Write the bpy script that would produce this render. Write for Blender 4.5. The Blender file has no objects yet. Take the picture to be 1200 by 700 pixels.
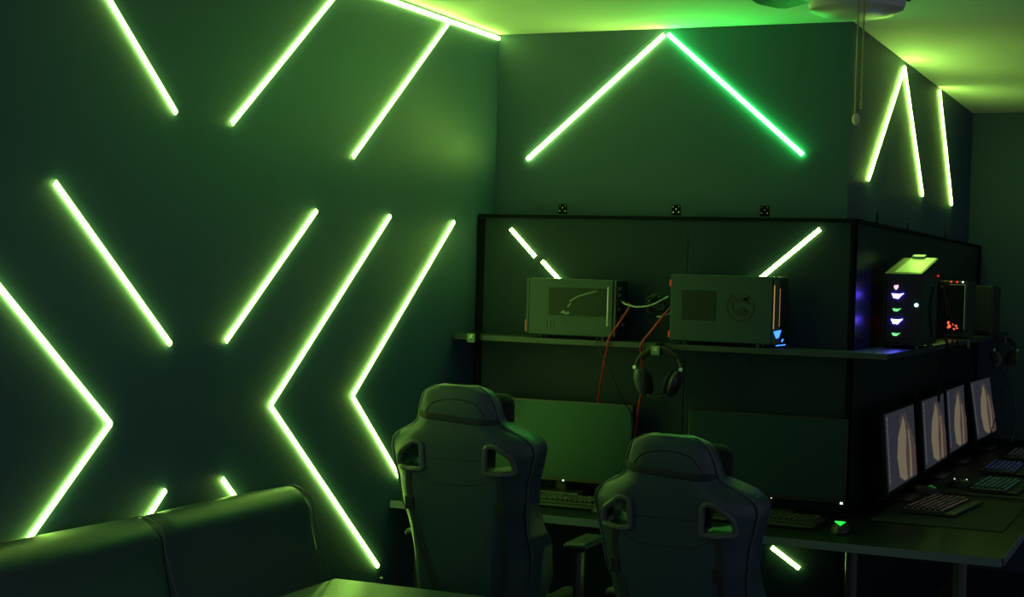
import bpy, bmesh, math, random
from mathutils import Vector, Matrix, Euler
random.seed(4)
PI = math.pi
S = bpy.context.scene
COL = S.collection

# ------------------------------------------------------------------ materials
def mat(name, color, rough=.5, metal=0., emit=None, strength=0., spec=None, bump=0., bscale=300., noise=0., nscale=20.):
    m = bpy.data.materials.new(name); m.use_nodes = True
    nt = m.node_tree; b = nt.nodes['Principled BSDF']
    b.inputs['Base Color'].default_value = (*color, 1)
    b.inputs['Roughness'].default_value = rough
    b.inputs['Metallic'].default_value = metal
    if spec is not None: b.inputs['Specular IOR Level'].default_value = spec
    if emit is not None:
        b.inputs['Emission Color'].default_value = (*emit, 1)
        b.inputs['Emission Strength'].default_value = strength
    tc = None
    if bump or noise: tc = nt.nodes.new('ShaderNodeTexCoord')
    if noise:
        n = nt.nodes.new('ShaderNodeTexNoise'); n.inputs['Scale'].default_value = nscale; n.inputs['Detail'].default_value = 4
        nt.links.new(tc.outputs['Object'], n.inputs['Vector'])
        mx = nt.nodes.new('ShaderNodeMix'); mx.data_type = 'RGBA'
        mx.inputs[6].default_value = (*[c*(1-noise) for c in color], 1); mx.inputs[7].default_value = (*[min(1, c*(1+noise)) for c in color], 1)
        nt.links.new(n.outputs['Fac'], mx.inputs[0]); nt.links.new(mx.outputs[2], b.inputs['Base Color'])
    if bump:
        n = nt.nodes.new('ShaderNodeTexNoise'); n.inputs['Scale'].default_value = bscale; n.inputs['Detail'].default_value = 3
        nt.links.new(tc.outputs['Object'], n.inputs['Vector'])
        bp = nt.nodes.new('ShaderNodeBump'); bp.inputs['Strength'].default_value = bump; bp.inputs['Distance'].default_value = .002
        nt.links.new(n.outputs['Fac'], bp.inputs['Height']); nt.links.new(bp.outputs['Normal'], b.inputs['Normal'])
    return m

def perforated(name, color, hole, axis, pitch=.011, rough=.4):
    """sheet with a staggered grid of round holes; hole colour is the darkness behind the sheet"""
    m = bpy.data.materials.new(name); m.use_nodes = True
    nt = m.node_tree; b = nt.nodes['Principled BSDF']; b.inputs['Roughness'].default_value = rough; b.inputs['Specular IOR Level'].default_value = .25
    N = nt.nodes.new; L = nt.links.new
    tc = N('ShaderNodeTexCoord'); sp = N('ShaderNodeSeparateXYZ'); L(tc.outputs['Object'], sp.inputs[0])
    def M(op, a, c=None):
        n = N('ShaderNodeMath'); n.operation = op
        for i, v in enumerate((a, c)):
            if v is None: continue
            if isinstance(v, (int, float)): n.inputs[i].default_value = v
            else: L(v, n.inputs[i])
        return n.outputs[0]
    u = M('DIVIDE', sp.outputs[axis], pitch); v = M('DIVIDE', sp.outputs[2], pitch*.5)
    row = M('FLOOR', v); par = M('MODULO', row, 2.); par = M('ABSOLUTE', par)
    u2 = M('ADD', u, M('MULTIPLY', par, .5))
    fu = M('SUBTRACT', M('FRACT', M('ADD', u2, 1000.)), .5); fv = M('MULTIPLY', M('SUBTRACT', M('FRACT', M('ADD', v, 1000.)), .5), .5)
    d = M('SQRT', M('ADD', M('MULTIPLY', fu, fu), M('MULTIPLY', fv, fv)))
    hol = M('LESS_THAN', d, .24)
    mx = N('ShaderNodeMix'); mx.data_type = 'RGBA'; mx.inputs[6].default_value = (*color, 1); mx.inputs[7].default_value = (*hole, 1)
    L(hol, mx.inputs[0]); L(mx.outputs[2], b.inputs['Base Color'])
    bp = N('ShaderNodeBump'); bp.inputs['Strength'].default_value = .6; bp.inputs['Distance'].default_value = .001; bp.invert = True
    L(hol, bp.inputs['Height']); L(bp.outputs['Normal'], b.inputs['Normal'])
    return m

LIME = (.47, 1.0, .12); GREEN = (.05, 1.0, .10)
M = {}
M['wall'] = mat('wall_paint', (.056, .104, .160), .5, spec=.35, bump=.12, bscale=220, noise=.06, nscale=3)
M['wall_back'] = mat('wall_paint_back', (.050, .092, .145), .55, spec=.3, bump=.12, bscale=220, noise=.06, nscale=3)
M['ceiling'] = mat('ceiling_paint', (.74, .74, .70), .8, bump=.1, bscale=150)
M['floor'] = mat('floor_vinyl', (.05, .05, .055), .35, noise=.2, nscale=4)
M['led'] = mat('led_diffuser_lime', (.8, .8, .8), .4, emit=LIME, strength=23)
M['led_bright'] = mat('led_diffuser_lime_bright', (.8, .8, .8), .4, emit=LIME, strength=50)
M['led_green'] = mat('led_diffuser_green', (.8, .8, .8), .4, emit=GREEN, strength=78)
M['channel'] = mat('aluminium_channel', (.5, .5, .5), .4, .8)
M['sheet_front'] = perforated('perforated_sheet_front', (.015, .036, .075), (.003, .006, .010), 0, rough=.5)
M['sheet_side'] = perforated('perforated_sheet_side', (.014, .028, .034), (.003, .005, .006), 1, rough=.3)
M['frame'] = mat('black_frame_steel', (.003, .004, .005), .7, spec=.12)
M['bracket'] = mat('bracket_black', (.003, .004, .004), .7, spec=.08)
M['screw'] = mat('screw_zinc', (.85, .85, .85), .25, .9)
M['shelf'] = mat('shelf_laminate', (.028, .042, .052), .4, noise=.1, nscale=8)
M['desk'] = mat('desk_laminate', (.005, .008, .011), .5, spec=.14, noise=.12, nscale=10)
M['desk_edge'] = mat('desk_edge_band', (.13, .16, .24), .5)
M['leather'] = mat('chair_leather', (.036, .070, .100), .42, spec=.6, bump=.35, bscale=260, noise=.08, nscale=14)
M['leather_dark'] = mat('chair_leather_dark', (.02, .028, .036), .5, bump=.3, bscale=260)
M['piping'] = mat('chair_piping', (.09, .11, .12), .45)
M['plastic'] = mat('black_plastic', (.03, .032, .035), .38, bump=.1, bscale=400)
M['ring'] = mat('harness_ring_plastic', (.10, .12, .13), .3)
M['webbing'] = mat('strap_webbing', (.03, .035, .045), .7, bump=.4, bscale=500)
M['pillow'] = mat('pillow_velour', (.012, .013, .015), .9)
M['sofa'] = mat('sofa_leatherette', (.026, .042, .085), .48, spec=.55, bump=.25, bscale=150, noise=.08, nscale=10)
M['sofa_seat_lit'] = mat('sofa_leatherette_lit_seat', (.11, .15, .19), .42, spec=.55, bump=.25, bscale=150, noise=.08, nscale=10)  # same leatherette as the sofa, paler to paint in the strip light
M['bezel'] = mat('monitor_bezel', (.012, .013, .015), .35)
M['screen_off'] = mat('screen_off_matte', (.014, .030, .050), .32, spec=.45)
M['screen_off'].node_tree.nodes['Principled BSDF'].inputs['Specular Tint'].default_value = (.55, 1, .7, 1)
M['screen_bg'] = mat('screen_lit_wallpaper', (.01, .01, .01), .4, emit=(.020, .022, .029), strength=1.0)
M['screen_fig'] = mat('screen_lit_figure', (.01, .01, .01), .4, emit=(.135, .112, .07), strength=1.0)
M['screen_fig2'] = mat('screen_lit_figure_shade', (.01, .01, .01), .4, emit=(.055, .036, .032), strength=1.0)
M['screen_icon'] = mat('screen_lit_icons', (.01, .01, .01), .4, emit=(.085, .09, .10), strength=1.0)
M['case'] = mat('case_steel', (.015, .044, .060), .45, .0, bump=.05)
M['case_dark'] = mat('case_black_plastic', (.02, .022, .024), .35)
M['case_top'] = mat('case_brushed_top', (.55, .56, .5), .36, .6)
M['mesh_dark'] = perforated('case_vent_mesh', (.026, .038, .04), (.003, .004, .004), 0, pitch=.008)
M['emblem'] = mat('emblem_print_dark', (.012, .018, .02), .5)
M['silver'] = mat('silver_trim', (.65, .68, .65), .28, .9)
M['gloss_print'] = mat('gloss_print', (.16, .19, .18), .3)
M['red'] = mat('red_plastic_glow', (.75, .03, .02), .4, emit=(1., .04, .02), strength=.12)  # slight glow put into the plastic; the trim holds no lamp
M['red_cable'] = mat('red_cable_jacket', (.62, .035, .02), .45)
M['dull_red_cable'] = mat('dull_red_cable_jacket', (.12, .02, .015), .6)
M['black_cable'] = mat('black_cable_jacket', (.012, .013, .015), .5)
M['grey_cable'] = mat('grey_cable_jacket', (.45, .5, .45), .4)
M['white_dot'] = mat('white_cap', (.85, .88, .85), .35, emit=(.8, .9, .8), strength=.0)
M['led_white'] = mat('white_status_led', (.8, .8, .8), .4, emit=(.8, 1., .85), strength=1.3)
M['led_coolwhite'] = mat('cool_white_power_led', (.8, .8, .8), .4, emit=(.5, .75, 1.), strength=2.2)
M['led_violet'] = mat('violet_led', (.3, .3, .8), .4, emit=(.09, .06, 1.), strength=50)
M['led_pink'] = mat('pink_led', (.8, .5, .6), .4, emit=(1., .6, .75), strength=1.2)
M['led_mint'] = mat('mint_led', (.3, .8, .4), .4, emit=(.2, 1., .25), strength=1.2)
M['led_blue'] = mat('blue_led', (.1, .3, .9), .4, emit=(.03, .16, 1.), strength=3)
M['led_amber'] = mat('amber_led_bar', (.5, .3, .1), .4, emit=(.6, .28, .1), strength=.7)
M['led_red'] = mat('red_led', (.8, .1, .1), .4, emit=(1., .03, .03), strength=1.3)
M['led_orange'] = mat('orange_card_light', (.8, .2, .1), .4, emit=(1., .13, .06), strength=1.0)
M['led_mouse'] = mat('green_logo_led', (.1, .8, .1), .4, emit=(.02, .9, .06), strength=1.1)
M['led_mouse_dim'] = mat('green_logo_led_dim', (.1, .5, .1), .4, emit=(.02, .6, .10), strength=.12)
M['glass'] = mat('tinted_case_glass', (.01, .015, .017), .08, spec=.6)
M['keycap'] = mat('keycap_black', (.035, .04, .04), .4)
M['key_teal'] = mat('keycap_glow_teal', (.03, .05, .05), .4, emit=(.05, .42, .33), strength=.11)
M['key_blue'] = mat('keycap_glow_blue', (.03, .03, .06), .4, emit=(.05, .06, .5), strength=.22)
M['key_red'] = mat('keycap_glow_dull_red', (.05, .03, .03), .4, emit=(.16, .09, .075), strength=.4)
M['key_violet'] = mat('keycap_glow_violet', (.04, .03, .05), .4, emit=(.09, .05, .16), strength=.25)
M['pad'] = mat('mouse_pad_cloth', (.02, .024, .026), .85)
M['logo'] = mat('logo_print_pale', (.75, .85, .6), .5, emit=(.6, .9, .4), strength=.0)
M['tag'] = mat('hanger_tag', (.12, .20, .14), .4)
M['drum'] = mat('opal_glass_drum', (.62, .62, .66), .35)
M['fan_blade'] = mat('fan_blade_lacquer', (.03, .09, .10), .35)
M['fan_metal'] = mat('fan_dark_nickel', (.15, .15, .15), .3, .9)
M['chain'] = mat('brass_chain', (.45, .38, .16), .35, .8)
M['wood_ball'] = mat('pull_bell_wood', (.95, .85, .45), .35)
M['chrome'] = mat('chair_base_metal', (.35, .38, .38), .3, .9)
M['tube'] = mat('desk_leg_tube', (.07, .09, .09), .3, .6)

# ------------------------------------------------------------------ mesh helpers
class MB:
    def __init__(s): s.bm = bmesh.new()
    def box(s, c, size, rot=None, bev=0., seg=2):
        t = bmesh.new(); bmesh.ops.create_cube(t, size=1)
        bmesh.ops.scale(t, vec=Vector(size), verts=t.verts)
        if bev: bmesh.ops.bevel(t, geom=t.edges[:], offset=min(bev, min(size)*.48), segments=seg, affect='EDGES', profile=.5)
        mtx = Matrix.Translation(Vector(c))
        if rot is not None: mtx = mtx @ (rot if isinstance(rot, Matrix) else Euler(rot).to_matrix().to_4x4())
        bmesh.ops.transform(t, matrix=mtx, verts=t.verts); s._merge(t); return s
    def cyl(s, a, b, r, r2=None, seg=16, caps=True, bev=0):
        a = Vector(a); b = Vector(b); d = b-a
        t = bmesh.new(); bmesh.ops.create_cone(t, cap_ends=caps, segments=seg, radius1=r, radius2=r if r2 is None else r2, depth=d.length)
        q = d.to_track_quat('Z', 'Y').to_matrix().to_4x4()
        bmesh.ops.transform(t, matrix=Matrix.Translation((a+b)/2) @ q, verts=t.verts); s._merge(t); return s
    def sphere(s, c, r, scale=(1, 1, 1), rot=None, u=18, v=12):
        t = bmesh.new(); bmesh.ops.create_uvsphere(t, u_segments=u, v_segments=v, radius=r)
        m = Matrix.Translation(Vector(c))
        if rot is not None: m = m @ Euler(rot).to_matrix().to_4x4()
        m = m @ Matrix.Diagonal((*scale, 1)); bmesh.ops.transform(t, matrix=m, verts=t.verts); s._merge(t); return s
    def tube(s, pts, r, seg=8, closed=False, flat=None):
        """sweep a circle (or a flat ellipse: flat=(rx, rz, normal)) along points"""
        P = [Vector(p) for p in pts]; n = len(P); rings = []
        up0 = None
        for i, p in enumerate(P):
            if closed: d = (P[(i+1) % n]-P[i-1]).normalized()
            else: d = (P[min(i+1, n-1)]-P[max(i-1, 0)]).normalized()
            if flat: nrm = Vector(flat[2]); side = d.cross(nrm).normalized(); nn = side.cross(d).normalized(); ra, rb = flat[0], flat[1]
            else:
                ref = up0 if up0 is not None else (Vector((0, 0, 1)) if abs(d.z) < .9 else Vector((1, 0, 0)))
                side = d.cross(ref).normalized(); nn = side.cross(d).normalized(); up0 = nn; ra = rb = r
            rings.append([s.bm.verts.new(p + side*ra*math.cos(2*PI*k/seg) + nn*rb*math.sin(2*PI*k/seg)) for k in range(seg)])
        m = n if closed else n-1
        for i in range(m):
            A, B = rings[i], rings[(i+1) % n]
            for k in range(seg): s.bm.faces.new((A[k], A[(k+1) % seg], B[(k+1) % seg], B[k]))
        if not closed:
            s.bm.faces.new(rings[0][::-1]); s.bm.faces.new(rings[-1])
        return s
    def prism(s, poly, a, b, axis=1):
        """extrude a 2D polygon from a to b along an axis; poly coordinates are the other two axes in order"""
        def mk(p, v):
            q = list(p); q.insert(axis, v); return s.bm.verts.new(q)
        A = [mk(p, a) for p in poly]; B = [mk(p, b) for p in poly]; n = len(poly)
        s.bm.faces.new(A); s.bm.faces.new(B[::-1])
        for i in range(n): s.bm.faces.new((A[i], B[i], B[(i+1) % n], A[(i+1) % n]))
        return s
    def _merge(s, t):
        me = bpy.data.meshes.new('t'); t.to_mesh(me); t.free(); s.bm.from_mesh(me); bpy.data.meshes.remove(me)
    def build(s, name, m, parent=None, smooth=False, loc=None, rot=None):
        bmesh.ops.recalc_face_normals(s.bm, faces=s.bm.faces)
        me = bpy.data.meshes.new(name); s.bm.to_mesh(me); s.bm.free()
        if smooth:
            for p in me.polygons: p.use_smooth = True
            try: me.set_sharp_from_angle(angle=math.radians(38))
            except Exception: pass
        me.materials.append(m if not isinstance(m, str) else M[m])
        o = bpy.data.objects.new(name, me); COL.objects.link(o)
        if loc is not None: o.location = loc
        if rot is not None: o.rotation_euler = rot
        if parent: o.parent = parent
        return o

def tag(o, label=None, cat=None, group=None, kind=None):
    if label: o['label'] = label
    if cat: o['category'] = cat
    if group: o['group'] = group
    if kind: o['kind'] = kind
    return o
def thing(name, label, cat, loc=(0, 0, 0), rz=0, group=None):
    o = bpy.data.objects.new(name, None); COL.objects.link(o); o.empty_display_size = .1
    o.location = loc; o.rotation_euler = (0, 0, rz); return tag(o, label, cat, group)
def copy_thing(root, loc, rz, label, group=None):
    r = root.copy(); COL.objects.link(r); r.location = loc; r.rotation_euler = (0, 0, rz); r['label'] = label
    if group: r['group'] = group
    for ch in list(root.children):
        c = ch.copy(); COL.objects.link(c); c.parent = r
        for g in list(ch.children):
            d = g.copy(); COL.objects.link(d); d.parent = c
    return r
def struct(o): o['kind'] = 'structure'; return o

# ------------------------------------------------------------------ room
XL, XR, H, YF = -2.7444, -1.2721, 2.5932, 3.3
XE, YN = 3.4, -7.4
struct(MB().box(((XL+XE)/2, (YN+YF)/2, -.05), (XE-XL+.4, YF-YN+.4, .1)).build('floor', 'floor'))
struct(MB().box(((XL+XE)/2, (YN+YF)/2, H+.05), (XE-XL+.4, YF-YN+.4, .1)).build('ceiling', 'ceiling'))
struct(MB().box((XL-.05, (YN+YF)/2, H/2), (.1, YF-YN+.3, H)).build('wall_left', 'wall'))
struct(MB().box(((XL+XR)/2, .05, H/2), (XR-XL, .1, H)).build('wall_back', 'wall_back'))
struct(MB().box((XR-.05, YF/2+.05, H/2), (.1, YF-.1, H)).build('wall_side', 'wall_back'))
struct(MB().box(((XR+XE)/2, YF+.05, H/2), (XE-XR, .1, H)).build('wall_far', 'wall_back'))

# ------------------------------------------------------------------ LED strips
def led(name, label, pts, plane, group, m=None, w=.0079, chan=True):
    """pts in wall coordinates; plane: 'L' left wall (y,z), 'B' back wall (x,z), 'S' side wall (y,z), 'P' front panel"""
    m = m or ('led' if plane in 'LP' else 'led_bright')
    off = {'L': XL, 'B': 0., 'S': XR, 'P': -.158}[plane]
    nrm = {'L': Vector((1, 0, 0)), 'B': Vector((0, -1, 0)), 'S': Vector((1, 0, 0)), 'P': Vector((0, -1, 0))}[plane]
    def W(p, h): return (off+h, p[0], p[1]) if plane in 'LS' else (p[0], off-h, p[1])
    c = W(((pts[0][0]+pts[-1][0])/2, (pts[0][1]+pts[-1][1])/2), 0)
    t = thing(name, label, 'light strip', c, group=group); c = Vector(c)
    ch, df = MB(), MB()
    for a, b in zip(pts[:-1], pts[1:]):
        A, B = Vector(W(a, 0))-c, Vector(W(b, 0))-c
        d = (B-A).normalized(); side = d.cross(nrm)
        def strip(mb, prof, ext):
            a2, b2 = A-d*ext, B+d*ext
            va = [mb.bm.verts.new(a2+side*x+nrm*h) for x, h in prof]; vb = [mb.bm.verts.new(b2+side*x+nrm*h) for x, h in prof]
            n = len(prof); mb.bm.faces.new(va); mb.bm.faces.new(vb[::-1])
            for i in range(n): mb.bm.faces.new((va[i], vb[i], vb[(i+1) % n], va[(i+1) % n]))
        strip(ch, [(-w*.6, .0006), (w*.6, .0006), (w*.6, .003), (-w*.6, .003)], 0)
        strip(df, [(-w, .0031), (w, .0031), (w, .0062), (w*.5, .0095), (-w*.5, .0095), (-w, .0062)], 0)
    ch.build('channel', 'channel', t); df.build('diffuser', m, t)
    return t
GL = 'light strips on the left wall'
z1, z2, z3 = 1.795, 1.366, 1.153
led('led_strip', 'lime light strip slanting down right at the top left of left wall', [(-2.70, 2.44), (-2.231, 2.033)], 'L', GL)
led('led_strip', 'lime light strip rising right to the frame top, beside the one under the corner strip', [(-1.27, 2.59), (-1.948, 2.03)], 'L', GL)
led('led_strip', 'lime light strip hanging down left from the ceiling corner strip', [(-.492, 2.562), (-1.202, 1.988)], 'L', GL)
led('led_strip', 'long lime light strip along the ceiling edge of left wall', [(-1.25, 2.571), (-.012, 2.576)], 'L', GL)
led('led_strip', 'middle row lime strip slanting down right above the left sofa cushion', [(-2.744, z1+.004), (-2.23, z2)], 'L', GL)
led('led_strip', 'short lime strip slanting down left in the middle of left wall', [(-1.438, z1-.006), (-1.949, z2)], 'L', GL)
led('led_strip', 'large lime chevron pointing left between the sofa and the corner', [(-.921, z1), (-1.689, z3), (-.937, .519)], 'L', GL)
led('led_strip', 'lime chevron pointing left nearest the mesh panel, behind left gaming chair', [(-.389, z1+.002), (-1.161, z3), (-.79, .83)], 'L', GL)
led('led_strip', 'lime chevron pointing right at the left frame edge above the sofa', [(-3.26, z1), (-2.493, z3+.002), (-2.86, .84)], 'L', GL)
led('led_strip', 'tiny lime strip end rising right over the gap of the sofa cushions', [(-2.236, .943), (-2.40, .80)], 'L', GL)
led('led_strip', 'tiny lime strip end slanting down right behind the right sofa cushion', [(-1.947, .945), (-1.80, .815)], 'L', GL)
GB = 'light strips on the back wall'
led('led_strip', 'lime light strip forming the left half of the roof shape on back wall', [(-2.599, 2.073), (-2.022, 2.568)], 'B', GB)
led('led_strip', 'pure green light strip forming the right half of the roof shape', [(-2.005, 2.570), (-1.448, 2.089)], 'B', GB, m='led_green')
GS = 'light strips on the side wall'
led('led_strip', 'lime light strip bent into a narrow peak on the side wall', [(.368, 2.02), (1.081, 2.562), (1.665, 2.031)], 'S', GS)
led('led_strip', 'single lime light strip on side wall nearest the far wall', [(2.068, 2.575), (2.591, 2.035)], 'S', GS)
GP = 'light strips on the mesh panel'
led('led_strip', 'upper short lime piece of strip in the top left of mesh panel', [(-2.594, 1.780), (-2.483, 1.670)], 'P', GP)
led('led_strip', 'short lime piece of strip ending above the left computer case', [(-2.452, 1.653), (-2.35, 1.555)], 'P', GP)
led('led_strip', 'lime strip rising right above the right computer case', [(-1.335, 1.799), (-1.60, 1.571)], 'P', GP)
led('led_strip', 'lime strip on mesh panel low under the desk', [(-1.48, .597), (-1.372, .527)], 'P', GP)

# ------------------------------------------------------------------ perforated panels
PX, PY, PZ = -1.2073, -.1539, 1.838
t = thing('mesh_panel', 'black perforated metal panel covering the lower back wall behind the desk', 'panel', (-1.97, PY, 0))
lx = lambda x: x+1.97
def sheet(x0, x1, z0, z1):
    return MB().box(((x0+x1)/2+1.97, .002, (z0+z1)/2), (x1-x0-.003, .003, z1-z0-.003))
sheet(XL+.03, -1.848, .05, PZ-.012).build('sheet', 'sheet_front', t)
sheet(-1.848, PX-.012, .05, PZ-.012).build('sheet', 'sheet_front', t)
f = MB()
f.box((lx((XL+PX)/2), 0, PZ-.006), (PX-XL-.006, .016, .014)); f.box((lx(XL+.018), 0, PZ/2), (.03, .016, PZ-.03)); f.box((lx(PX-.007), 0, PZ/2), (.014, .016, PZ-.03)); f.box((lx((XL+PX)/2), 0, .05), (PX-XL-.006, .016, .03))
f.build('frame', 'frame', t)
t = thing('mesh_panel', 'dark perforated metal panel on the side wall behind the four lit monitors', 'panel', (PX, 1.58, 0))
ly = lambda y: y-1.58
for y0, y1 in ((PY+.012, .9), (.9, 2.05), (2.05, YF-.02)):
    MB().box((-.002, ly((y0+y1)/2), .945), (.003, y1-y0-.003, PZ-.065)).build('sheet', 'sheet_side', t)
f = MB(); f.box((0, ly((PY+YF)/2+.006), PZ-.006), (.016, YF-PY-.03, .014)); f.box((0, ly(PY+.016), PZ/2), (.014, .014, PZ-.03)); f.box((0, ly(YF-.02), PZ/2), (.016, .02, PZ-.03))
f.build('frame', 'frame', t)
def bracket(loc, rz, label, group):
    t = thing('panel_bracket', label, 'bracket', loc, rz, group)
    b = MB(); b.box((0, 0, .014), (.036, .004, .040), bev=.0015); b.box((0, .006, -.004), (.036, .016, .004))
    b.build('plate', 'bracket', t)
    for x, z in ((-.011, .006), (.011, .006), (0, .018), (-.011, .027), (.011, .027)):
        k = MB(); k.cyl((x, -.002, z), (x, -.0045, z), .0028 if z < .02 else .0018, seg=10); k.build('screw', 'screw', t)
    return t
for x, lb in ((-2.375, 'small black screwed bracket above the left computer case'), (-1.901, 'small black screwed bracket above the cables between the two cases'), (-1.551, 'small black screwed bracket above the right computer case')):
    bracket((x, -.150, PZ+.012), 0, lb, 'brackets along the top of the mesh panel')
for y, lb in ((.286, 'small dark bracket on side panel top nearest the corner'), (.971, 'small dark bracket at the middle of side panel top'), (2.035, 'small dark bracket on side panel top nearest the far wall')):
    bracket((PX-.004, y, PZ+.012), PI/2, lb, 'brackets along the top of the side panel').scale = (1, .4, 1)

# ------------------------------------------------------------------ shelves
ST = 1.3533          # top of the shelves
FX, FY = -1.035, -.3655
t = thing('wall_shelf', 'long dark L-shaped shelf carrying all the computer cases round the corner', 'shelf', (-1.9, -.26, ST-.02))
b = MB(); poly = [(XL+.003, FY), (FX, FY), (FX, YF-.01), (PX+.010, YF-.01), (PX+.010, PY-.010), (XL+.003, PY-.010)]
b.prism([(x+1.9, y+.26) for x, y in poly], -.0, .02, axis=2); b.build('board', 'shelf', t)

# ------------------------------------------------------------------ desks
DT, DY, DX = .75, -.85, -.568
t = thing('desk', 'long dark L-shaped desk top with pale front edge running along both panels', 'desk', (-1.5, -.5, 0))
b = MB(); poly = [(XL+.003, DY), (DX, DY), (DX, YF-.02), (PX+.010, YF-.02), (PX+.010, PY-.010), (XL+.003, PY-.010)]
b.prism([(x+1.5, y+.5) for x, y in poly], DT-.028, DT, axis=2); b.build('desk_top', 'desk', t)
b = MB(); b.box(((XL+DX)/2+1.5, DY+.5-.0012, DT-.014), (DX-XL-.004, .0018, .027)); b.box((DX+1.5+.0012, (DY+YF)/2+.5, DT-.014), (.0018, YF-DY-.03, .027)); b.build('edge_band', 'desk_edge', t)
for x, y in ((-2.62, -.78), (-1.95, -.5), (-1.12, -.45), (-.705, -.78), (-.63, .8), (-.63, 2.4)):
    g = MB(); g.cyl((x+1.5, y+.5, .012), (x+1.5, y+.5, DT-.028), .022, seg=20); g.cyl((x+1.5, y+.5, 0), (x+1.5, y+.5, .014), .035, seg=20); g.cyl((x+1.5, y+.5, DT-.034), (x+1.5, y+.5, DT-.0281), .045, seg=20)
    g.build('leg', 'tube', t, smooth=True)
g = MB(); g.box((-1.95+1.5+.3, -.5+.5, DT-.06), (1.5, .03, .05)); g.build('crossbar', 'frame', t)

# ------------------------------------------------------------------ monitors
def monitor(label, loc, rz, tilt, w=.60, h=.318, lit=False, pale_marks=(), group=None, z0=.045):
    """loc on the desk under the screen; screen faces local -Y"""
    t = thing('monitor', label, 'monitor', loc, rz, group)
    R = Matrix.Rotation(-tilt, 4, 'X'); zc = z0+h/2
    def T(mb): bmesh.ops.transform(mb.bm, matrix=Matrix.Translation((0, 0, zc)) @ R, verts=mb.bm.verts); return mb
    T(MB().box((0, .008, 0), (w, .022, h), bev=.004)).build('housing', 'bezel', t)
    T(MB().box((0, .035, -.01), (w*.55, .035, h*.6), bev=.012)).build('rear_bulge', 'bezel', t)
    sw, sh = w-.014, h-.026
    s = T(MB().box((0, -.0035, .004), (sw, .0016, sh))).build('screen', 'screen_bg' if lit else 'screen_off', t)
    if lit:
        g = MB()
        for i in range(11):
            z = .004+sh/2-.016-i*(sh-.03)/11
            g.box((-sw/2+.028, -.0046, z), (.017, .0004, .013)); g.box((-sw/2+.028, -.0046, z-.011), (.024, .0004, .003))
        T(g).build('icons', 'screen_icon', s)
        g = MB()
        FXs = lambda pl: [(max(-.22, min(.298, x*1.75+.055)), z) for x, z in pl]
        g.prism(FXs([(-.02, -.134), (-.075, -.11), (-.095, -.03), (-.07, .05), (-.025, .095), (.0, .122), (.018, .095), (.03, .04), (.012, -.03), (.018, -.134)]), -.0046, -.0050)
        g.prism(FXs([(.05, -.134), (.062, -.02), (.052, .06), (.066, .06), (.085, -.02), (.082, -.134)]), -.0046, -.0050)
        T(g).build('figure', 'screen_fig', s)
        g = MB()
        g.prism(FXs([(.022, -.134), (.016, -.03), (.034, .04), (.024, .10), (.008, .128), (.03, .132), (.056, .09), (.10, .05), (.15, -.02), (.17, -.12), (.20, -.134), (.09, -.134), (.092, -.02), (.066, .065), (.046, .065), (.056, -.02), (.044, -.134)]), -.0046, -.0050)
        g.prism(FXs([(-.04, .09), (-.01, .128), (.0, .132), (-.02, .134), (-.055, .10)]), -.0046, -.0050)
        T(g).build('figure_shade', 'screen_fig2', s)
    g = MB(); g.box((0, .048, z0+.02), (.05, .022, z0*2+.036), bev=.006); g.build('stand', 'plastic', t)
    g = MB(); g.box((0, .005, .0065), (.23, .15, .012), bev=.005); g.build('foot', 'plastic', t)
    for x, z, r in pale_marks:
        g = MB(); g.box((x, -.0045, z), (r*2, .003, r*1.6), bev=.0008); T(g).build('glow_mark', 'led_white', t)
    return t
m1 = monitor('black monitor with dark green lit glassy screen behind the left gaming chair', (-2.306, -.29, DT), math.radians(1), math.radians(3), w=.60, h=.315, pale_marks=((.028, -.152, .0035),), group='switched off monitors on the front desk')
m2 = monitor('black switched off monitor behind the right gaming chair', (-1.482, -.29, DT), math.radians(1), math.radians(3), w=.598, h=.31, pale_marks=((.287, -.150, .005), (.03, -.152, .002)), group='switched off monitors on the front desk', z0=.048)  # first mark is a white sticker, given a glow though no lamp
GM = 'lit monitors along the side desk'
monitor('lit monitor nearest the corner, largest of the four showing pale figure', (-1.105, .37, DT), PI/2, math.radians(5), w=.64, lit=True, group=GM)
monitor('second lit monitor from the corner, right of the largest one', (-1.105, 1.195, DT), PI/2, math.radians(5), w=.60, lit=True, group=GM)
monitor('third lit monitor from the corner with the darkest picture', (-1.105, 1.87, DT), PI/2, math.radians(5), w=.56, lit=True, group=GM, z0=.052)
monitor('lit monitor farthest from the corner, leaning back most with cable across', (-1.075, 2.62, DT), PI/2-math.radians(2), math.radians(9), w=.60, lit=True, group=GM, z0=.055)

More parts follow.
